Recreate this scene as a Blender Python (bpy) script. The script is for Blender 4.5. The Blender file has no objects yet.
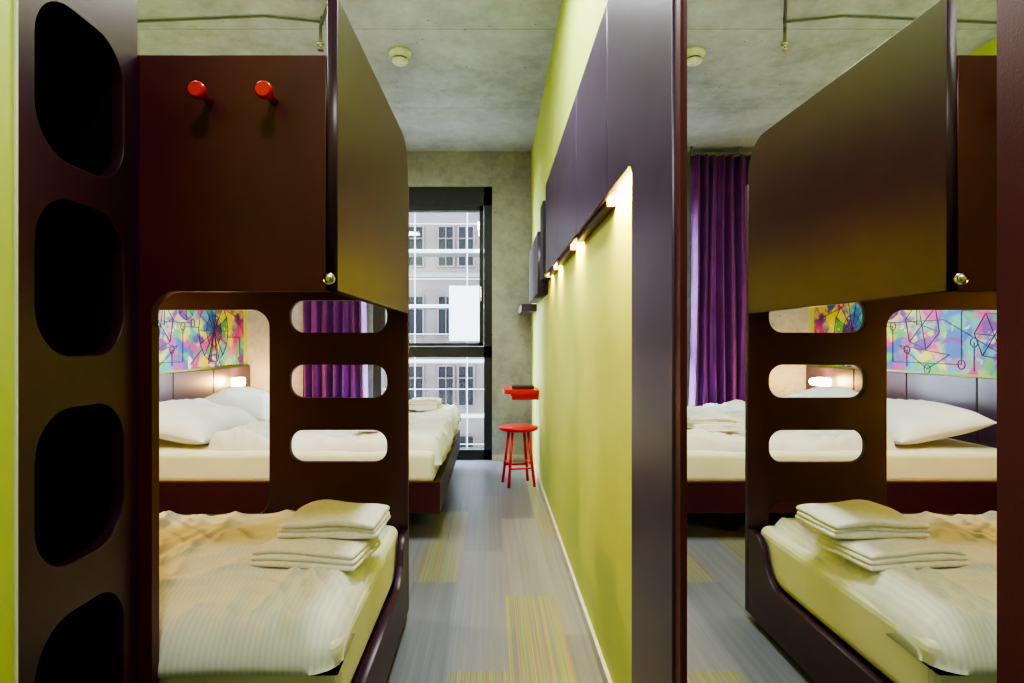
import bpy, bmesh, math, random
from mathutils import Vector, noise, Matrix
random.seed(7)
S=bpy.context.scene
COL=S.collection

# ---------------------------------------------------------------- materials
def nmat(name):
    m=bpy.data.materials.new(name); m.use_nodes=True
    nt=m.node_tree; b=nt.nodes['Principled BSDF']
    return m,nt,b
def N(nt,t,**kw):
    n=nt.nodes.new(t)
    for k,v in kw.items():
        if k in n.inputs: n.inputs[k].default_value=v
        else: setattr(n,k,v)
    return n
def L(nt,a,b): nt.links.new(a,b)
def coords(nt,scale=(1,1,1),rot=(0,0,0)):
    g=N(nt,'ShaderNodeNewGeometry'); mp=N(nt,'ShaderNodeMapping')
    mp.inputs['Scale'].default_value=scale; mp.inputs['Rotation'].default_value=rot
    L(nt,g.outputs['Position'],mp.inputs['Vector']); return mp.outputs['Vector']
def ramp(nt,fac,stops):
    r=N(nt,'ShaderNodeValToRGB'); e=r.color_ramp.elements
    while len(e)>1: e.remove(e[0])
    e[0].position=stops[0][0]; e[0].color=(*stops[0][1],1)
    for p,c in stops[1:]:
        x=e.new(p); x.color=(*c,1)
    L(nt,fac,r.inputs['Fac']); return r.outputs['Color']
def simple(name,col,rough=.5,metal=0,nscale=30,nvar=.12,bump=0,bscale=200,coat=0,spec=.5,scale=(1,1,1)):
    m,nt,b=nmat(name)
    v=coords(nt,scale)
    t=N(nt,'ShaderNodeTexNoise',Scale=nscale,Detail=5.0); L(nt,v,t.inputs['Vector'])
    lo=tuple(c*(1-nvar) for c in col); hi=tuple(min(1,c*(1+nvar)) for c in col)
    L(nt,ramp(nt,t.outputs['Fac'],[(.3,lo),(.7,hi)]),b.inputs['Base Color'])
    b.inputs['Roughness'].default_value=rough; b.inputs['Metallic'].default_value=metal
    b.inputs['Coat Weight'].default_value=coat; b.inputs['Specular IOR Level'].default_value=spec
    if bump:
        t2=N(nt,'ShaderNodeTexNoise',Scale=bscale,Detail=3.0); L(nt,v,t2.inputs['Vector'])
        bp=N(nt,'ShaderNodeBump',Strength=bump,Distance=.002); L(nt,t2.outputs['Fac'],bp.inputs['Height'])
        L(nt,bp.outputs['Normal'],b.inputs['Normal'])
    return m
M={}
M['lam']=simple('maroon_laminate',(.046,.010,.027),.36,nscale=8,nvar=.15,bump=.08,bscale=500,spec=.55)
M['lamred']=simple('red_maroon_laminate',(.088,.011,.014),.40,nscale=6,nvar=.2,bump=.08,bscale=500)
M['lamp']=simple('plum_laminate',(.066,.040,.084),.36,nscale=6,nvar=.15,bump=.05,bscale=500,spec=.7)
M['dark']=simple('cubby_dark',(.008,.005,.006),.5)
M['bedred']=simple('bed_frame_dark_red',(.055,.009,.016),.4,nscale=10)
M['green']=simple('green_paint',(.56,.66,.15),.55,nscale=3,nvar=.05,bump=.15,bscale=160)
M['red']=simple('red_lacquer',(.66,.008,.016),.3,nscale=10,coat=.3)
M['metal']=simple('steel',(.55,.5,.42),.25,1)
M['white']=simple('white_plastic',(.85,.85,.82),.4)
M['frame']=simple('window_anthracite',(.028,.032,.038),.4)
M['skirt']=simple('baseboard_pale',(.55,.56,.5),.4)
M['mat']=simple('mattress_cover',(.76,.75,.56),.8,nscale=4,nvar=.05,bump=.3,bscale=300)
M['towel']=simple('towel_terry',(.83,.81,.73),.95,nscale=60,nvar=.06,bump=.8,bscale=900)
M['pillow']=simple('pillow_cotton',(.79,.80,.78),.85,nscale=5,nvar=.04,bump=.2,bscale=250)
M['scaf']=simple('scaffold_galvanised',(.075,.08,.085),.4,.3)
M['board']=simple('scaffold_boards',(.075,.078,.08),.7)
M['sheet']=simple('debris_sheet_white',(.075,.080,.080),.7)
M['facade']=simple('facade_render',(.036,.028,.027),.9,nscale=.8,nvar=.2)
M['fwin']=simple('facade_window_frame',(.016,.005,.004),.6)
M['fband']=simple('facade_band',(.052,.048,.046),.9)
M['fglass']=simple('facade_window_glass',(.003,.0035,.005),.6,spec=.1)
M['ground']=simple('ground_gravel',(.10,.10,.09),.9)
M['cord']=simple('grey_conduit',(.20,.20,.20),.5)
M['black']=simple('black_paint',(.012,.012,.02),.5)
M['ink']=simple('indigo_ink',(.03,.03,.09),.5)

def concrete(name,base,axis):
    m,nt,b=nmat(name); v=coords(nt)
    t=N(nt,'ShaderNodeTexNoise',Scale=1.3,Detail=9.0,Roughness=.65); L(nt,v,t.inputs['Vector'])
    t2=N(nt,'ShaderNodeTexNoise',Scale=14.0,Detail=6.0,Roughness=.7); L(nt,v,t2.inputs['Vector'])
    mx=N(nt,'ShaderNodeMix',data_type='FLOAT'); mx.inputs[0].default_value=.3
    L(nt,t.outputs['Fac'],mx.inputs[2]); L(nt,t2.outputs['Fac'],mx.inputs[3])
    c=ramp(nt,mx.outputs[0],[(.36,tuple(x*.64 for x in base)),(.5,base),(.64,tuple(min(1,x*1.30) for x in base))])
    vo=N(nt,'ShaderNodeTexVoronoi',Scale=9.0); L(nt,v,vo.inputs['Vector'])
    h=ramp(nt,vo.outputs['Distance'],[(.0,(.35,.35,.35)),(.05,(.5,.5,.5)),(.08,(1,1,1))])
    mm=N(nt,'ShaderNodeMix',data_type='RGBA',blend_type='MULTIPLY'); mm.inputs[0].default_value=1
    L(nt,c,mm.inputs[6]); L(nt,h,mm.inputs[7])
    br=N(nt,'ShaderNodeTexBrick',Scale=1.0); br.offset=0
    br.inputs['Color1'].default_value=(1,1,1,1); br.inputs['Color2'].default_value=(.92,.92,.92,1); br.inputs['Mortar'].default_value=(.6,.6,.58,1)
    br.inputs['Mortar Size'].default_value=.005; br.inputs['Brick Width'].default_value=12.0; br.inputs['Row Height'].default_value=1.15 if axis!='wall' else 9.0
    mp=N(nt,'ShaderNodeMapping'); g=N(nt,'ShaderNodeNewGeometry'); L(nt,g.outputs['Position'],mp.inputs['Vector'])
    mp.inputs['Location'].default_value=(5,0,3 if axis=='wall' else 0)
    if axis=='wall': mp.inputs['Rotation'].default_value=(math.radians(-90),0,0)
    L(nt,mp.outputs['Vector'],br.inputs['Vector'])
    m2=N(nt,'ShaderNodeMix',data_type='RGBA',blend_type='MULTIPLY'); m2.inputs[0].default_value=.8
    L(nt,mm.outputs[2],m2.inputs[6]); L(nt,br.outputs['Color'],m2.inputs[7])
    L(nt,m2.outputs[2],b.inputs['Base Color']); b.inputs['Roughness'].default_value=.45
    bp=N(nt,'ShaderNodeBump',Strength=.5,Distance=.012); L(nt,mx.outputs[0],bp.inputs['Height']); L(nt,bp.outputs['Normal'],b.inputs['Normal'])
    return m
M['conc']=concrete('concrete_ceiling',(.49,.525,.66),'ceil')
M['concw']=concrete('concrete_wall',(.36,.37,.41),'wall')

def floormat(name,stops,ws=55,ys=.9):
    m,nt,b=nmat(name)
    v=coords(nt,(ws,ys,1)); t=N(nt,'ShaderNodeTexNoise',Scale=1.0,Detail=3.0,Roughness=.6); L(nt,v,t.inputs['Vector'])
    L(nt,ramp(nt,t.outputs['Fac'],stops),b.inputs['Base Color'])
    b.inputs['Roughness'].default_value=.30
    b.inputs['Specular IOR Level'].default_value=.6
    return m
g=lambda k,t=(1,1,1):(k*t[0],k*t[1],k*t[2])
cb=(.95,1,1.20)
FM=[floormat('vinyl_grey_a',[(.3,g(.17,cb)),(.7,g(.23,cb))]),
    floormat('vinyl_grey_b',[(.3,g(.21,cb)),(.7,g(.27,cb))]),
    floormat('vinyl_grey_c',[(.3,g(.14,cb)),(.7,g(.19,cb))]),
    floormat('vinyl_streaked',[(.32,(.08,.18,.30)),(.37,(.18,.21,.24)),(.42,(.30,.38,.09)),(.45,(.20,.22,.24)),(.48,(.26,.13,.22)),(.505,(.19,.22,.23)),(.54,(.36,.42,.08)),(.575,(.18,.21,.25)),(.61,(.40,.20,.09)),(.64,(.20,.22,.22)),(.69,(.08,.26,.28))],85,.10)]

def fabric(name,c1,c2,rough=.85,stripe=0,sheen=.3):
    m,nt,b=nmat(name); v=coords(nt)
    t=N(nt,'ShaderNodeTexNoise',Scale=6.0,Detail=4.0); L(nt,v,t.inputs['Vector'])
    col=ramp(nt,t.outputs['Fac'],[(.3,c1),(.7,c2)])
    if stripe:
        w=N(nt,'ShaderNodeTexWave',Scale=stripe); w.bands_direction='X'; L(nt,v,w.inputs['Vector'])
        s=ramp(nt,w.outputs['Fac'],[(.4,(.93,.93,.93)),(.6,(1,1,1))])
        mm=N(nt,'ShaderNodeMix',data_type='RGBA',blend_type='MULTIPLY'); mm.inputs[0].default_value=1
        L(nt,col,mm.inputs[6]); L(nt,s,mm.inputs[7]); col=mm.outputs[2]
    L(nt,col,b.inputs['Base Color']); b.inputs['Roughness'].default_value=rough
    b.inputs['Sheen Weight'].default_value=sheen
    t2=N(nt,'ShaderNodeTexNoise',Scale=260.0); L(nt,v,t2.inputs['Vector'])
    bp=N(nt,'ShaderNodeBump',Strength=.2,Distance=.002); L(nt,t2.outputs['Fac'],bp.inputs['Height']); L(nt,bp.outputs['Normal'],b.inputs['Normal'])
    return m
M['duvet']=fabric('duvet_cotton',(.75,.745,.68),(.82,.815,.75),stripe=22)
M['curtain']=fabric('purple_curtain',(.12,.014,.18),(.20,.028,.28),.6,sheen=.15)

# mural: soft overlapping spray colours
m,nt,b=nmat('mural_paint'); v=coords(nt,(1,1.9,2.4))
def cloud(sc,off,lo,hi):
    mp=N(nt,'ShaderNodeMapping'); mp.inputs['Location'].default_value=off; L(nt,v,mp.inputs['Vector'])
    t=N(nt,'ShaderNodeTexNoise',Scale=sc,Detail=3.5,Distortion=.6); L(nt,mp.outputs['Vector'],t.inputs['Vector'])
    return ramp(nt,t.outputs['Fac'],[(lo,(0,0,0)),(hi,(1,1,1))])
prev=None
base=N(nt,'ShaderNodeRGB'); base.outputs[0].default_value=(.08,.36,.44,1); prev=base.outputs[0]
for sc,off,lo,hi,colr in ((1.6,(3,1,2),.46,.55,(.70,.62,.04)),(1.9,(7,4,1),.49,.58,(.60,.02,.26)),(2.2,(2,9,5),.52,.60,(.02,.12,.46)),(2.6,(5,2,8),.54,.62,(.08,.42,.10)),(2.4,(9,6,3),.55,.62,(.18,.02,.32)),(3.4,(1,7,9),.61,.68,(.80,.72,.62))):
    mm=N(nt,'ShaderNodeMix',data_type='RGBA'); L(nt,cloud(sc,off,lo,hi),mm.inputs[0]); L(nt,prev,mm.inputs[6]); mm.inputs[7].default_value=(*colr,1); prev=mm.outputs[2]
L(nt,prev,b.inputs['Base Color']); b.inputs['Roughness'].default_value=.5; M['mural']=m
# mirror
m,nt,b=nmat('mirror_silver'); v=coords(nt); t=N(nt,'ShaderNodeTexNoise',Scale=2.0); L(nt,v,t.inputs['Vector'])
L(nt,ramp(nt,t.outputs['Fac'],[(.3,(.90,.92,.91)),(.7,(.92,.93,.92))]),b.inputs['Base Color'])
b.inputs['Metallic'].default_value=1; b.inputs['Roughness'].default_value=.0; M['mirror']=m
# glass
m=bpy.data.materials.new('window_glass'); m.use_nodes=True; nt=m.node_tree; nt.nodes.clear()
o=N(nt,'ShaderNodeOutputMaterial'); tr=N(nt,'ShaderNodeBsdfTransparent'); gl=N(nt,'ShaderNodeBsdfGlossy'); gl.inputs['Roughness'].default_value=.02
mx=N(nt,'ShaderNodeMixShader'); mx.inputs[0].default_value=.03; L(nt,tr.outputs[0],mx.inputs[1]); L(nt,gl.outputs[0],mx.inputs[2]); L(nt,mx.outputs[0],o.inputs[0]); M['glass']=m
def emis(name,col,s):
    m,nt,b=nmat(name); b.inputs['Base Color'].default_value=(*col,1)
    b.inputs['Emission Color'].default_value=(*col,1); b.inputs['Emission Strength'].default_value=s; return m
M['glow']=emis('lamp_shade_glow',(1,.66,.28),12)
M['led']=emis('led_glow',(1,.8,.4),10)
M['fillglow']=emis('fill_lamp_glow',(.95,.97,1),3)  # glow for the added fill fixtures overhead

# ---------------------------------------------------------------- helpers
def group(name):
    e=bpy.data.objects.new(name,None); COL.objects.link(e); return e
def mk(name,me,mat,parent=None,smooth=False):
    o=bpy.data.objects.new(name,me); COL.objects.link(o)
    if isinstance(mat,list):
        idx=[p.material_index for p in me.polygons]
        for q in mat: me.materials.append(q)
        for p,i in zip(me.polygons,idx): p.material_index=i
    elif mat is not None:
        me.materials.clear(); me.materials.append(mat)
    if parent: o.parent=parent
    if smooth:
        for p in me.polygons: p.use_smooth=True
    return o
def box(name,x0,x1,y0,y1,z0,z1,mat,parent=None,bevel=0,seg=2):
    bm=bmesh.new(); bmesh.ops.create_cube(bm,size=1)
    for v in bm.verts:
        v.co=Vector(((x0+x1)/2+v.co.x*(x1-x0),(y0+y1)/2+v.co.y*(y1-y0),(z0+z1)/2+v.co.z*(z1-z0)))
    if bevel: bmesh.ops.bevel(bm,geom=bm.edges[:],offset=bevel,segments=seg,affect='EDGES',profile=.5)
    me=bpy.data.meshes.new(name); bm.to_mesh(me); bm.free()
    return mk(name,me,mat,parent)
def boxes(name,lst,mat,parent=None):
    bm=bmesh.new()
    for (x0,x1,y0,y1,z0,z1) in lst:
        r=bmesh.ops.create_cube(bm,size=1)
        for v in r['verts']:
            v.co=Vector(((x0+x1)/2+v.co.x*(x1-x0),(y0+y1)/2+v.co.y*(y1-y0),(z0+z1)/2+v.co.z*(z1-z0)))
    me=bpy.data.meshes.new(name); bm.to_mesh(me); bm.free()
    return mk(name,me,mat,parent)
def fillet(pts,n=8):
    out=[]; k=len(pts)
    for i,(x,y,r) in enumerate(pts):
        if r<=0: out.append((x,y)); continue
        p=Vector((x,y)); a=Vector(pts[i-1][:2]); c=Vector(pts[(i+1)%k][:2])
        da=(a-p).normalized()*r; dc=(c-p).normalized()*r
        p0=p+da; p3=p+dc; p1=p+da*.448; p2=p+dc*.448
        for j in range(n+1):
            t=j/n; q=p0*(1-t)**3+p1*3*t*(1-t)**2+p2*3*t*t*(1-t)+p3*t**3
            out.append((q.x,q.y))
    return out
def rr(x0,x1,y0,y1,r): return fillet([(x0,y0,r),(x1,y0,r),(x1,y1,r),(x0,y1,r)])
def plate(name,outer,holes,plane,pos,thick,mat,parent=None,bev=.0015):
    cu=bpy.data.curves.new(name,'CURVE'); cu.dimensions='2D'; cu.fill_mode='BOTH'; cu.extrude=thick/2-bev; cu.bevel_depth=bev; cu.bevel_resolution=1; cu.offset=-bev
    for poly in [outer]+holes:
        s=cu.splines.new('POLY'); s.points.add(len(poly)-1); s.use_cyclic_u=True
        for q,p in zip(s.points,poly): q.co=(p[0],p[1],0,1)
    ob=bpy.data.objects.new(name+'_c',cu); COL.objects.link(ob)
    dg=bpy.context.evaluated_depsgraph_get(); me=bpy.data.meshes.new_from_object(ob.evaluated_get(dg))
    bpy.data.objects.remove(ob)
    c=pos+thick/2
    for v in me.vertices:
        a,b_,z=v.co
        v.co=(a,c-z,b_) if plane=='Y' else ((c+z,a,b_) if plane=='X' else (a,b_,c+z))
    me.name=name
    return mk(name,me,mat,parent)
def tubes(name,segs,r,mat,parent=None,seg=6):
    bm=bmesh.new()
    for a,c in segs:
        a=Vector(a); c=Vector(c); d=c-a
        res=bmesh.ops.create_cone(bm,cap_ends=True,segments=seg,radius1=r,radius2=r,depth=d.length)
        bmesh.ops.transform(bm,matrix=Matrix.Translation((a+c)/2)@d.to_track_quat('Z','Y').to_matrix().to_4x4(),verts=res['verts'])
    me=bpy.data.meshes.new(name); bm.to_mesh(me); bm.free()
    o=mk(name,me,mat,parent)
    if seg>8:
        for p in me.polygons: p.use_smooth=len(p.vertices)==4
    return o
def lathe(name,prof,center,axis,mat,parent=None,seg=32):
    bm=bmesh.new(); rings=[]
    q=Vector(axis).to_track_quat('Z','Y').to_matrix()
    for r,h in prof:
        rings.append([bm.verts.new(Vector(center)+q@Vector((r*math.cos(2*math.pi*i/seg),r*math.sin(2*math.pi*i/seg),h))) for i in range(seg)])
    for a,c in zip(rings,rings[1:]):
        for i in range(seg): bm.faces.new((a[i],a[(i+1)%seg],c[(i+1)%seg],c[i]))
    bm.faces.new(rings[0][::-1]); bm.faces.new(rings[-1])
    bmesh.ops.recalc_face_normals(bm,faces=bm.faces[:])
    me=bpy.data.meshes.new(name); bm.to_mesh(me); bm.free()
    o=mk(name,me,mat,parent)
    for p in me.polygons: p.use_smooth=len(p.vertices)==4
    return o
def crease(x,y,seed,s=3.0):
    wx=noise.noise(Vector((x*2,y*2,seed+9)))*.35; wy=noise.noise(Vector((x*2+7,y*2,seed+3)))*.35
    n1=abs(noise.noise(Vector(((x+wx)*s,(y+wy)*s*.8,seed))))
    n2=abs(noise.noise(Vector(((x+wy)*s*2.3,(y+wx)*s*1.6,seed+5))))
    n3=abs(noise.noise(Vector(((x*.6+y+wy)*s*4,(y-x+wx)*s*1.5,seed+8))))
    f=lambda n:(1-min(1,n*2.6))**2
    return f(n1)*.55+f(n2)*.35+f(n3)*.3
def duvet(name,x0,x1,y0,y1,z0,z1,mat,parent,seed=1,amp=.02,rim=.06,ef=.015,nx=90,ny=70,hump=None):
    bm=bmesh.new(); V={}
    def warp(t): return .5-.5*math.cos(math.pi*t)*(.75)-.5*(1-2*t)*.25
    for i in range(nx+1):
        for j in range(ny+1):
            u=warp(i/nx); w=warp(j/ny); x=x0+(x1-x0)*u; y=y0+(y1-y0)*w
            d1=min(x-x0,x1-x); d2=min(y-y0,y1-y)
            q1=max(0,1-d1/rim); q2=max(0,1-d2/rim); q=min(1,math.hypot(q1,q2)); e=math.sqrt(max(0,1-q*q))
            xx=x+noise.noise(Vector((x*4,y*4,seed)))*ef*(1+q); yy=y+noise.noise(Vector((x*4,y*4,seed+20)))*ef*(1+q)
            h=(z1-z0)*e+ (crease(x,y,seed)*amp+noise.noise(Vector((x*2.2,y*2.2,seed+2)))*amp*.7)*(.25+.75*e)*(1 if e>0.01 else 0)
            h=max(0,h)
            if hump: h+=hump(x,y)*max(e,.0)
            V[i,j]=bm.verts.new((xx,yy,z0+h))
    for i in range(nx):
        for j in range(ny): bm.faces.new((V[i,j],V[i+1,j],V[i+1,j+1],V[i,j+1]))
    rimv=[V[i,0] for i in range(nx+1)]+[V[nx,j] for j in range(1,ny+1)]+[V[i,ny] for i in range(nx-1,-1,-1)]+[V[0,j] for j in range(ny-1,0,-1)]
    bm.faces.new(rimv[::-1])
    me=bpy.data.meshes.new(name); bm.to_mesh(me); bm.free(); return mk(name,me,mat,parent,True)
def pillow(name,cx,cy,cz,lx,ly,h,rx,ry,rz,mat,parent=None,seed=0):
    bm=bmesh.new(); n=36; T={};B={}
    R=Matrix.Rotation(rz,3,'Z')@Matrix.Rotation(ry,3,'Y')@Matrix.Rotation(rx,3,'X')
    for i in range(n+1):
        for j in range(n+1):
            u=-math.cos(math.pi*i/n); v=-math.cos(math.pi*j/n)
            t=(max(0,1-u**4)**.6)*(max(0,1-v**4)**.6)
            pin=1-.07*(1-abs(v)**2)*abs(u)**3; pin2=1-.07*(1-abs(u)**2)*abs(v)**3
            x=u*lx/2*pin; y=v*ly/2*pin2
            c=crease(u*.5+seed,v*.5,seed,2.2)*.030*t+noise.noise(Vector((u*1.5,v*1.5,seed)))*.022*t
            for D,sg in ((T,1),(B,-1)):
                if sg<0 and (i in(0,n) or j in(0,n)): D[i,j]=T[i,j]; continue
                p=R@Vector((x,y,sg*h/2*t*(1 if sg>0 else .7)+(c if sg>0 else 0))); D[i,j]=bm.verts.new(p+Vector((cx,cy,cz)))
    for i in range(n):
        for j in range(n):
            bm.faces.new((T[i,j],T[i+1,j],T[i+1,j+1],T[i,j+1]))
            bm.faces.new((B[i,j],B[i,j+1],B[i+1,j+1],B[i+1,j]))
    me=bpy.data.meshes.new(name); bm.to_mesh(me); bm.free(); return mk(name,me,mat,parent,True)
def towels(name,cx,cy,z,lx,ly,th,rz,count=2,seed=0,dx=.01,dy=.02,sc=.06,layers=3):
    e=group(name)
    for k in range(count):
        a=rz+(k*.10 if k else 0); s=1-sc*k
        for l in range(layers):
            h=th/layers; zz=z+k*th+l*h
            bm=bmesh.new(); bmesh.ops.create_cube(bm,size=1)
            LX=lx*s-(.006*l); LY=ly*s-(.008*((l*7+k)%3))
            for v in bm.verts: v.co=Vector((v.co.x*LX,v.co.y*LY,v.co.z*h*1.04))
            bmesh.ops.bevel(bm,geom=bm.edges[:],offset=h*.46,segments=4,affect='EDGES',profile=.5)
            bmesh.ops.subdivide_edges(bm,edges=[q for q in bm.edges if q.calc_length()>.05],cuts=14,use_grid_fill=True)
            for v in bm.verts:
                p=v.co.copy()
                dz=noise.noise(Vector((p.x*7+seed,p.y*7,k*3+1)))*.014
                f=(p.z/h+.5+l)/layers
                v.co.z+=dz*f-(.014*(abs(p.x)/LX*2)**4)*f
                v.co.x+=noise.noise(Vector((p.y*8,seed+l,k)))*.010
                v.co.y+=noise.noise(Vector((p.x*8,seed+l+5,k)))*.010
            R=Matrix.Translation((cx+dx*k,cy+dy*k,zz+h/2))@Matrix.Rotation(a,4,'Z')
            bm.transform(R)
            me=bpy.data.meshes.new('fold'); bm.to_mesh(me); bm.free(); mk('towel_%d_fold_%d'%(k+1,l+1),me,M['towel'],e,True)
    return e

# ---------------------------------------------------------------- room shell
H=2.9; FAR=5.64; XR=.37; XL=-2.3; YB=-1.2; XC=-.802; DF=1.36; DL=2.37; XS=-.332; XE=XL+.005
bm=bmesh.new(); pw=.21
bounds=[XR+.1,.27]
while bounds[-1]>XL-.1: bounds.append(bounds[-1]-pw)
for c in range(len(bounds)-1):
    x1,x0=bounds[c],bounds[c+1]
    off=[0,.35,.9,.5,.1,.7][c%6]
    y=YB-1.15+off; k=0
    while y<FAR+.3:
        a=max(y,YB-.1); b2=min(y+1.15,FAR+.3)
        if b2>a:
            f=bm.faces.new([bm.verts.new((x0,a,0)),bm.verts.new((x1,a,0)),bm.verts.new((x1,b2,0)),bm.verts.new((x0,b2,0))])
            r=random.random(); f.material_index=0 if r<.4 else 1 if r<.7 else 2
            cy=(y+y+1.15)/2
            if c==1 and 1.4<cy<3.0: f.material_index=3
            if c==3 and 2.5<cy<3.65: f.material_index=3
            if c==0 and cy>3.6: f.material_index=3
            if c==2 and cy<1.6: f.material_index=3
            if c>3 and random.random()<.2: f.material_index=3
        y+=1.15; k+=1
me=bpy.data.meshes.new('floor'); bm.to_mesh(me); bm.free(); mk('floor',me,FM)
box('ceiling',XL-.1,XR+.1,YB-.1,FAR+.3,H,H+.15,M['conc'])
box('wall_right',XR,XR+.1,YB-.1,FAR,0,H,M['green'])
box('wall_left',XL-.1,XL,1.33,FAR,0,H,M['green'])
WX0,WX1,WZ=-1.12,0.0,2.57
boxes('wall_window',[(XL-.1,WX0,FAR,FAR+.3,0,H),(WX1,XR+.1,FAR,FAR+.3,0,H),(WX0,WX1,FAR,FAR+.3,WZ,H)],M['concw'])
box('wall_back',XC,XR,YB-.1,YB,0,H,M['green'])
box('wall_entry',XL-.1,-1.18,YB-.1,1.33,0,H,M['green'])
box('wall_corridor',-1.18,XC,YB-.1,1.006,0,H,M['green'])
box('wall_bulkhead',-1.18,XC,1.006,1.33,2.02,H,M['green'])
box('baseboard_right',XR-.012,XR,1.45,FAR,0,.05,M['skirt'])
box('baseboard_window',WX1+.0,XR-.012,FAR-.012,FAR,0,.05,M['skirt'])

# window
w=group('window_1'); fy0,fy1=FAR+.02,FAR+.10
boxes('frame',[(WX1-.075,WX1,fy0,fy1,0,WZ),(WX0,WX0+.075,fy0,fy1,0,WZ),(WX0,WX1,fy0,fy1,WZ-.17,WZ),(WX0,WX1,fy0,fy1,0,.09),(WX0,WX1,fy0,fy1,.965,1.065)],M['frame'],w)
boxes('sash',[(WX1-.118,WX1-.08,fy0-.015,fy1-.01,1.07,WZ-.18),(WX0+.08,WX0+.118,fy0-.015,fy1-.01,1.07,WZ-.18),(WX0+.08,WX1-.08,fy0-.015,fy1-.01,WZ-.225,WZ-.175),(WX0+.08,WX1-.08,fy0-.015,fy1-.01,1.07,1.10)],M['frame'],w)
box('glass_upper',WX0+.1,WX1-.1,fy0+.04,fy0+.046,1.09,WZ-.2,M['glass'],w)
box('glass_lower',WX0+.07,WX1-.07,fy0+.04,fy0+.046,.085,.97,M['glass'],w)
tubes('handle',[((WX1-.10,fy0-.02,1.62),(WX1-.10,fy0-.05,1.62)),((WX1-.10,fy0-.05,1.62),(WX1-.10,fy0-.05,1.49))],.008,M['metal'],w,10)

# outside
fac=group('apartment_building'); FY=25
wins=[];frs=[];bands=[];mull=[]
for r in range(-4,6):
    z=4.35+2.9*r
    bands.append((-16,14,FY-.12,FY,z-.5,z-.3))
    for c in range(-7,8):
        xc=-1.5+c*2.1
        for s in(-.42,.42):
            x=xc+s; wins.append((x-.3,x+.3,FY-.02,FY+.02,z,z+1.6))
            for q in((x-.37,x-.29,z-.07,z+1.67),(x+.29,x+.37,z-.07,z+1.67)): frs.append((q[0],q[1],FY-.08,FY,q[2],q[3]))
            for q in((z-.07,z),(z+1.6,z+1.67),(z+1.1,z+1.15)): frs.append((x-.3,x+.3,FY-.08,FY,q[0],q[1]))
            mull.append((x-.02,x+.02,FY-.07,FY-.01,z,z+1.6))
box('facade_wall',-16,14,FY,FY+1,-8,24,M['facade'],fac)
boxes('window_panes',wins,M['fglass'],fac); boxes('window_frames',frs+mull,M['fwin'],fac); boxes('floor_bands',bands,M['fband'],fac)
sc=group('scaffolding'); sy0,sy1=21.8,22.8; segs=[];dk=[]
for i in range(-6,7):
    x=-.9+i*1.9
    segs.append(((x,sy0,-8),(x,sy0,14)))
for r in range(-4,7):
    z=.45+2.0*r
    segs.append(((-12.5,sy0,z+1.0),(11,sy0,z+1.0)))
    dk.append((-12.5,11,sy0,sy1,z-.05,z)); dk.append((-12.5,11,sy0-.03,sy0,z,z+.08))
tubes('poles',segs,.022,M['scaf'],sc); boxes('decks',dk,M['board'],sc)
box('debris_sheet',-1.55,-.35,sy0-.1,sy0-.07,1.2,3.2,M['sheet'],sc)
box('ground_outside',-30,30,6.2,40,-8.2,-8,M['ground'])

# curtain
cg=group('curtain')
bm=bmesh.new(); nx=260; nz=16; V={}
for i in range(nx+1):
    for j in range(nz+1):
        u=i/nx; x=-1.76+u*.60; zf=j/nz; z=.03+zf*(2.82-.03)
        ph=u*2*math.pi*7+math.sin(u*9)*.8
        y=FAR-.12+.060*math.sin(ph)*(1-.25*zf)+.015*math.sin(ph*2.3+zf*3)
        V[i,j]=bm.verts.new((x+.012*math.cos(ph)+.01*math.sin(zf*5+u*8),y,z))
for i in range(nx):
    for j in range(nz): bm.faces.new((V[i,j],V[i+1,j],V[i+1,j+1],V[i,j+1]))
me=bpy.data.meshes.new('c'); bm.to_mesh(me); bm.free(); o=mk('cloth',me,M['curtain'],cg,True)
sm=o.modifiers.new('s','SOLIDIFY'); sm.thickness=.003
box('ceiling_track',XL+.05,-1.14,FAR-.15,FAR-.12,2.815,2.83,M['cord'],cg)
boxes('track_posts',[(x,x+.02,FAR-.15,FAR-.13,2.83,H-.001) for x in(-2.1,-1.6,-1.16)],M['cord'],cg)

# ---------------------------------------------------------------- near bunk
bk=group('bunk_bed')
sp=plate('top_side_panel',fillet([(DF,1.21,0),(DL,1.21,0),(DL,1.88,.13),(DF,1.88,0)]),[],'X',XS-.024,.024,M['lam'],bk)
for v in sp.data.vertices: v.co.x-=.018*(DL-v.co.y)/(DL-DF)
PXR=XS-.018-.026
plate('front_panel',fillet([(PXR,1.21,0),(PXR,1.745,0),(-.80,1.745,0),(-.80,1.13,0),(-.772,1.13,0),(-.772,1.21,.055)]),[],'Y',DF,.03,M['lamred'],bk)
boxes('front_post',[(-.835,-.771,DF,DF+.03,0,1.132),(-.835,-.799,DF,DF+.03,1.132,1.212)],M['lamred'],bk)
box('front_panel_inner',XE,-.801,DF,DF+.03,1.21,1.745,M['lamred'],bk)
holes=[rr(-.80,-.415,z0,z1,.055) for z0,z1 in((1.135,1.262),(.877,1.008),(.622,.750),(.335,.466))]
holes.append(rr(-2.2,-.88,.41,1.225,.07))
plate('ladder_panel',fillet([(XS,.03,0),(XS,1.72,0),(XE,1.72,0),(XE,.03,0)]),holes,'Y',DL,.03,M['lam'],bk)
plate('lower_side_rail',fillet([(DF,.03,0),(DL-.001,.03,0),(DL-.001,.36,0),(DL-.10,.36,.05),(DL-.17,.20,.08),(DF,.20,0)]),[],'X',XS-.024,.024,M['lam'],bk)
box('lower_front_rail',XE,XS-.026,DF+.0305,DF+.055,.03,.22,M['lam'],bk)
box('lower_base',XE,XS-.026,DF+.056,DL-.002,.15,.19,M['lam'],bk)
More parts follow.
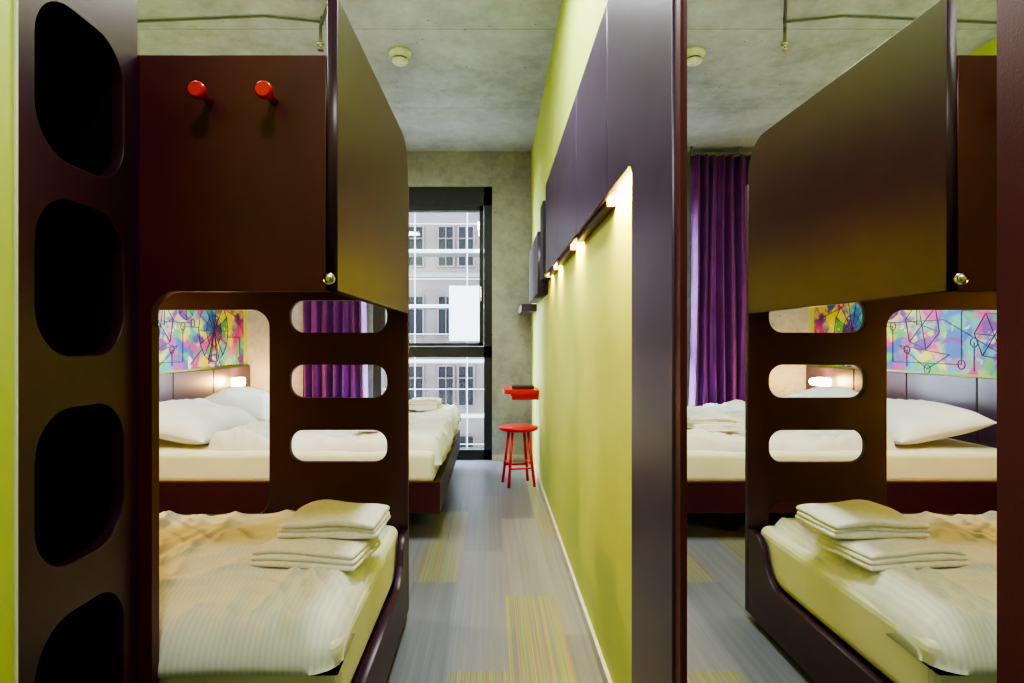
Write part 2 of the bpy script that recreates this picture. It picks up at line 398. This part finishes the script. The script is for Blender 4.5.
box('plinth',XE+.1,XS-.1,DF+.12,DL-.1,0.0,.15,M['dark'],bk)
box('upper_base',XE,XS-.05,DF+.031,DL-.002,1.30,1.34,M['lam'],bk)
box('upper_mattress',XE+.01,XS-.06,DF+.04,DL-.02,1.34,1.48,M['mat'],bk,.03,3)
box('lower_mattress',XE+.01,XS-.032,DF+.060,DL-.01,.19,.385,M['mat'],bk,.035,4)
lathe('knob',[(.004,0),(.006,.012),(.011,.018),(.014,.026),(.012,.034),(.004,.038)],(XS-.03,DF,1.235),(0,-1,0),M['metal'],bk,20)
def droop(x,y):
    t=max(0,min(1,(DF+.34-y)/.34)); r=max(0,min(1,(x+.55)/.17))
    return -.035*t*t-.018*r*r
duvet('duvet',-1.75,-.372,DF+.036,DL-.012,.32,.432,M['duvet'],None,seed=3,amp=.026,rim=.08,ef=.012,nx=200,ny=150,hump=droop)
pillow('pillow',-1.99,1.86,.48,.5,.75,.15,0,-.05,0,M['pillow'],None,4)
for i,x in enumerate((-.639,-.494)):
    hk=group('coat_hook')
    lathe('peg',[(.0085,0),(.0085,.04),(.016,.048),(.0185,.056),(.0185,.064),(.015,.069)],(x,DF-.001,1.64),(0,-1,0),M['red'],hk,24)
towels('folded_towels',-.530,1.83,.447,.32,.24,.055,-.14,2,1,dx=.035,dy=.09,sc=.05,layers=3)

# cubby column
cu=group('storage_cubbies')
ch=[rr(1.053,1.308,zc-.148,zc+.148,.09) for zc in (.05,.43,.82,1.215,1.58)]
plate('front',[(1.011,0),(DF-.002,0),(DF-.002,2.0),(1.011,2.0)],ch,'X',XC-.027,.027,M['lam'],cu)
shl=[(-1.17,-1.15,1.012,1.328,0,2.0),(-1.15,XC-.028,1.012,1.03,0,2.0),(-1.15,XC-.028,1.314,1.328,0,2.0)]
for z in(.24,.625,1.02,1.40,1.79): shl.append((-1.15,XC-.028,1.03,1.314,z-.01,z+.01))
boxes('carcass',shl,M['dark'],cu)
box('front_edge',XC-.003,XC+.004,1.0065,1.0108,0,2.0,M['mat'],cu)

# ---------------------------------------------------------------- double bed far
db=group('double_bed'); bx1=-.286; by0,by1=3.3,5.36; BXE=XL+.04
boxes('frame',[(BXE,bx1,by0,by0+.03,.16,.33),(BXE,bx1,by1-.03,by1,.16,.33),(bx1-.03,bx1,by0+.03,by1-.03,.16,.33),(BXE,bx1-.03,by0+.03,by1-.03,.28,.31)],M['bedred'],db)
boxes('legs',[(x,x+.06,y,y+.06,0,.28) for x in(-.75,-2.1) for y in(by0+.2,4.3,by1-.25)],M['dark'],db)
box('mattress_1',BXE,bx1-.035,by0+.035,4.325,.31,.49,M['mat'],db,.035,4)
box('mattress_2',BXE,bx1-.035,4.335,by1-.035,.31,.49,M['mat'],db,.035,4)
def fold(x,y): return .04*math.exp(-((x+1.45)/.10)**2)+.015*math.exp(-((x+1.2)/.07)**2)
duvet('duvet',-1.62,-.275,by0+.06,4.22,.41,.535,M['duvet'],None,seed=11,amp=.042,rim=.06,nx=150,ny=100,hump=fold)
duvet('duvet',-1.60,-.275,4.36,by1-.02,.41,.535,M['duvet'],None,seed=17,amp=.042,rim=.06,nx=150,ny=100,hump=fold)
pillow('pillow',-1.90,3.80,.59,.56,.84,.21,0,.20,0,M['pillow'],None,2)
pillow('pillow',-1.90,4.72,.60,.52,.78,.22,0,.26,.05,M['pillow'],None,6)
towels('folded_towels',-.68,3.68,.57,.30,.24,.040,.1,2,5)
towels('folded_towels',-.55,4.85,.57,.28,.24,.040,-.1,2,8)

# headboards + mural
hb=group('headboard')
for i,(a,c) in enumerate([(2.41,3.02),(3.03,3.64),(3.65,4.26),(4.27,4.88),(4.89,FAR-.01)]):
    box('pad_%d'%i,XL+.002,XL+.034,a,c,.0,.885,M['lamp'],hb,.004)
mu=group('wall_mural')
box('painting',XL+.0015,XL+.006,2.41,FAR-.1,.90,1.62,M['mural'],mu)
segs=[]; X=XL+.007
def wheel(cy,cz,r,n=12,ph=0,ring=0):
    P=lambda rr_,i:(X,cy+rr_*math.cos(2*math.pi*i/n+ph),cz+rr_*math.sin(2*math.pi*i/n+ph))
    for i in range(n):
        segs.append((P(r,i),P(r,i+1))); segs.append((P(r,i),(X,cy,cz)))
        if ring: segs.append((P(r*ring,i),P(r*ring,i+1)))
wheel(4.95,1.20,.26,14,0,.5); wheel(4.15,1.22,.17,6,.3); wheel(3.55,1.14,.15,6,.1); wheel(3.0,1.2,.2,8); wheel(2.6,1.1,.14,6); wheel(4.5,1.40,.13,8)
for a,c in [((3.7,.92),(3.7,1.1)),((3.4,.98),(3.95,1.25)),((3.95,1.25),(4.6,1.25)),((3.3,1.3),(3.8,1.3)),((3.8,1.3),(3.8,.96)),((3.8,.96),(4.45,.96)),((4.3,1.05),(4.3,.93)),((4.45,.96),(4.45,1.22)),((4.45,1.22),(4.7,1.22)),((4.95,1.2),(4.85,.93)),((4.95,1.2),(5.05,.93)),((3.1,1.0),(3.4,1.0)),((5.2,1.15),(5.45,1.15)),((5.45,1.15),(5.45,.95)),((3.9,1.02),(4.1,.92)),((4.1,.92),(4.38,1.08)),((3.9,1.02),(4.38,1.08)),((3.3,.93),(3.3,1.3)),((4.55,.93),(4.75,1.05)),((3.6,1.4),(4.2,1.4)),((4.2,1.4),(4.2,1.22)),((2.7,.95),(3.3,.95)),((5.1,1.4),(5.5,1.3))]:
    segs.append(((X,*a),(X,*c)))
for cy,cz in((3.7,1.1),(3.8,.96),(4.45,1.22),(4.3,1.05),(5.45,.95),(4.6,1.25),(3.3,.93),(4.1,.92)): 
    n=10; segs+= [((X,cy+.03*math.cos(2*math.pi*i/n),cz+.03*math.sin(2*math.pi*i/n)),(X,cy+.03*math.cos(2*math.pi*(i+1)/n),cz+.03*math.sin(2*math.pi*(i+1)/n))) for i in range(n)]
tubes('line_drawing',segs,.0030,M['ink'],mu)

def pt(name,loc,power,col,r=.03,parent=None):
    l=bpy.data.lights.new(name,'POINT'); l.energy=power; l.color=col; l.shadow_soft_size=r
    o=bpy.data.objects.new(name,l); COL.objects.link(o); o.location=loc
    if parent: o.parent=parent
    return o
def area(name,loc,rot,sx,sy,power,col,parent=None):
    l=bpy.data.lights.new(name,'AREA'); l.shape='RECTANGLE'; l.size=sx; l.size_y=sy; l.energy=power; l.color=col
    o=bpy.data.objects.new(name,l); COL.objects.link(o); o.location=loc; o.rotation_euler=rot
    if parent: o.parent=parent
    return o
WARM=(1,.58,.20)
for yy,zz,pw_ in((5.27,.76,8),(1.85,.90,24)):
    lg=group('reading_lamp')
    x0=XL+.035 if yy>3 else XL+.004
    box('shade',x0,XL+.11,yy-.07,yy+.07,zz-.04,zz+.035,M['glow'],lg,.012,3)
    box('bracket',x0,XL+.05,yy-.03,yy+.03,zz-.07,zz-.04,M['white'],lg)
    pt('bulb',(XL+.16,yy,zz+.0),pw_,WARM,.03,lg)

# ---------------------------------------------------------------- right wall joinery
wc=group('wall_cabinet'); PX=.330
plate('fascia_l_shape',fillet([(1.10,.0,0),(1.42,.0,0),(1.42,1.52,.035),(1.72,1.52,0),(1.72,2.07,0),(1.10,2.07,0)]),[],'X',PX,.012,M['lamp'],wc)
for i,(a,c) in enumerate([(1.724,2.35),(2.354,3.0),(3.004,3.7)]):
    plate('fascia_%d'%i,[(a,1.52),(c,1.52),(c,2.07),(a,2.07)],[],'X',PX,.012,M['lamp'],wc)
box('top_board',PX+.0125,XR-.001,1.10,3.7,2.05,2.068,M['lamp'],wc)
box('side_board',PX+.0125,XR-.001,1.10,1.12,0,2.05,M['lamp'],wc)
boxes('dividers',[(PX+.0125,XR-.001,a,c,1.500,1.60) for a,c in((1.79,2.42),(2.62,3.15),(3.32,3.6))],M['lamred'],wc)
gaps=((1.43,1.78),(2.43,2.61),(3.16,3.31),(3.61,3.69))
boxes('led_strips',[(XR-.026,XR-.018,a,c,1.576,1.582) for a,c in gaps],M['led'],wc)
for a,c in gaps:
    area('led',(PX+.017,(a+c)/2,1.545),(0,math.radians(-18),0),.008,c-a,11.0*(c-a)/.35,(1,.68,.16),wc)
w2=group('wall_shelf_box')
plate('box_front',[(3.95,1.42),(4.85,1.42),(4.85,1.83),(3.95,1.83)],[],'X',.30,.068,M['lamp'],w2)
w3=group('wall_screen')
box('panel',.315,XR-.002,3.72,3.92,1.50,1.98,M['black'],w3,.004)
w4=group('small_wall_shelf'); box('shelf',.24,XR-.002,4.95,5.55,1.36,1.42,M['lamp'],w4,.004)

# mirror
mg=group('wall_mirror'); XM=.340
box('glass',XM,XM+.005,.392,1.075,.02,2.35,M['mirror'],mg)
boxes('side_frames',[(XM-.006,XR-.002,1.064,1.098,0,2.36),(XM-.006,XR-.002,.37,.397,0,2.36)],M['lamred'],mg)
box('backing',XM+.006,XR-.002,.40,1.063,0,2.36,M['dark'],mg)
wd=group('wardrobe_panel'); box('door_leaf',XM-.004,XR-.002,-.4,.368,0,2.36,M['lamred'],wd,.002)

# desk and stool
dk_=group('wall_desk')
plate('top',fillet([(.09,4.72,.05),(XR-.002,4.72,0),(XR-.002,5.2,0),(.09,5.2,.05)]),[],'Z',.695,.032,M['red'],dk_)
boxes('brackets',[(.16,XR-.002,4.78,4.80,.645,.695),(.16,XR-.002,5.12,5.14,.645,.695)],M['red'],dk_)
box('tray',.16,.34,4.85,5.05,.7275,.75,M['lam'],dk_,.004)
st=group('stool'); sx,sy=.205,4.66
lathe('seat',[(.10,.418),(.135,.422),(.150,.432),(.152,.446),(.146,.456),(.12,.459),(.03,.454)],(sx,sy,0),(0,0,1),M['red'],st,40)
lg=[]
for k in range(4):
    a=math.pi/4+k*math.pi/2+.2; ca,sa=math.cos(a),math.sin(a)
    top=(sx+.085*ca,sy+.085*sa,.42); bot=(sx+.145*ca,sy+.145*sa,0.0); lg.append((top,bot))
tubes('legs',lg,.011,M['red'],st,12)
def lp(k,z):
    t=1-z/.42; a,b2=Vector(lg[k][0]),Vector(lg[k][1]); return a.lerp(b2,t)
tubes('stretchers',[(lp(k,.14+.03*(k%2)),lp((k+1)%4,.14+.03*(k%2))) for k in range(4)],.008,M['red'],st,10)

# ceiling things
sd=group('smoke_detector')
lathe('body',[(.070,0),(.070,.022),(.052,.026),(.052,.040)],(-.57,3.72,H),(0,0,-1),M['white'],sd,32)
lathe('vent_ring',[(.044,.040),(.044,.052)],(-.57,3.72,H),(0,0,-1),M['cord'],sd,32)
lathe('cap',[(.052,.052),(.052,.060),(.040,.072),(.02,.076)],(-.57,3.72,H),(0,0,-1),M['white'],sd,32)
spk=group('ceiling_sprinkler')
tubes('pipe',[((-.96,3.36,H-.03),(-.60,2.6,H-.03)),((-.96,3.36,H-.03),(-.96,3.36,H-.13)),((-.78,2.98,H),(-.78,2.98,H-.04)),((-.94,3.32,H),(-.94,3.32,H-.04))],.009,M['cord'],spk,10)
lathe('head',[(.006,0),(.022,.005),(.022,.012),(.007,.016),(.006,.035),(.018,.040),(.018,.046)],(-.96,3.36,H-.12),(0,0,-1),M['metal'],spk,20)
tubes('cable',[((-.96,3.36,H-.008),(-1.25,3.30,H-.008)),((-1.25,3.30,H-.008),(-2.28,3.38,H-.008))],.006,M['cord'],spk,8)
def add_fill(x,y,power,sx_,sy_,col=(.93,.96,1.0)):  # unseen fixture added overhead as fill, to brighten the room
    g_=group('fill_lamp')
    box('fill_housing',x-sx_/2,x+sx_/2,y-sy_/2,y+sy_/2,H-.05,H,M['white'],g_,.006)
    box('fill_panel',x-sx_/2+.01,x+sx_/2-.01,y-sy_/2+.01,y+sy_/2-.01,H-.056,H-.0505,M['fillglow'],g_)
    area('tube',(x,y,H-.06),(0,0,0),sx_-.02,sy_-.02,power,col,g_)
add_fill(-.15,2.3,24,.15,1.1)
add_fill(-1.3,1.9,14,.3,.3)
add_fill(-.2,.1,15,.3,.3)
add_fill(-1.5,2.85,11,.3,.3,(1,.92,.8))

# world
wo=bpy.data.worlds.new('w'); S.world=wo; wo.use_nodes=True; nt=wo.node_tree
bg=nt.nodes['Background']; bg.inputs['Color'].default_value=(.76,.88,1,1); bg.inputs['Strength'].default_value=22.0

# camera
cam=bpy.data.cameras.new('camera'); co=bpy.data.objects.new('camera',cam); COL.objects.link(co)
co.location=(0,0,1.09); co.rotation_euler=(math.radians(90),0,0)
cam.sensor_width=36; cam.lens=600/1024*36; cam.shift_x=20/1024; cam.shift_y=2.5/1024; cam.clip_start=.02; cam.clip_end=200
S.camera=co
S.view_settings.view_transform='AgX'
S.view_settings.look='AgX - High Contrast'
S.view_settings.exposure=.6
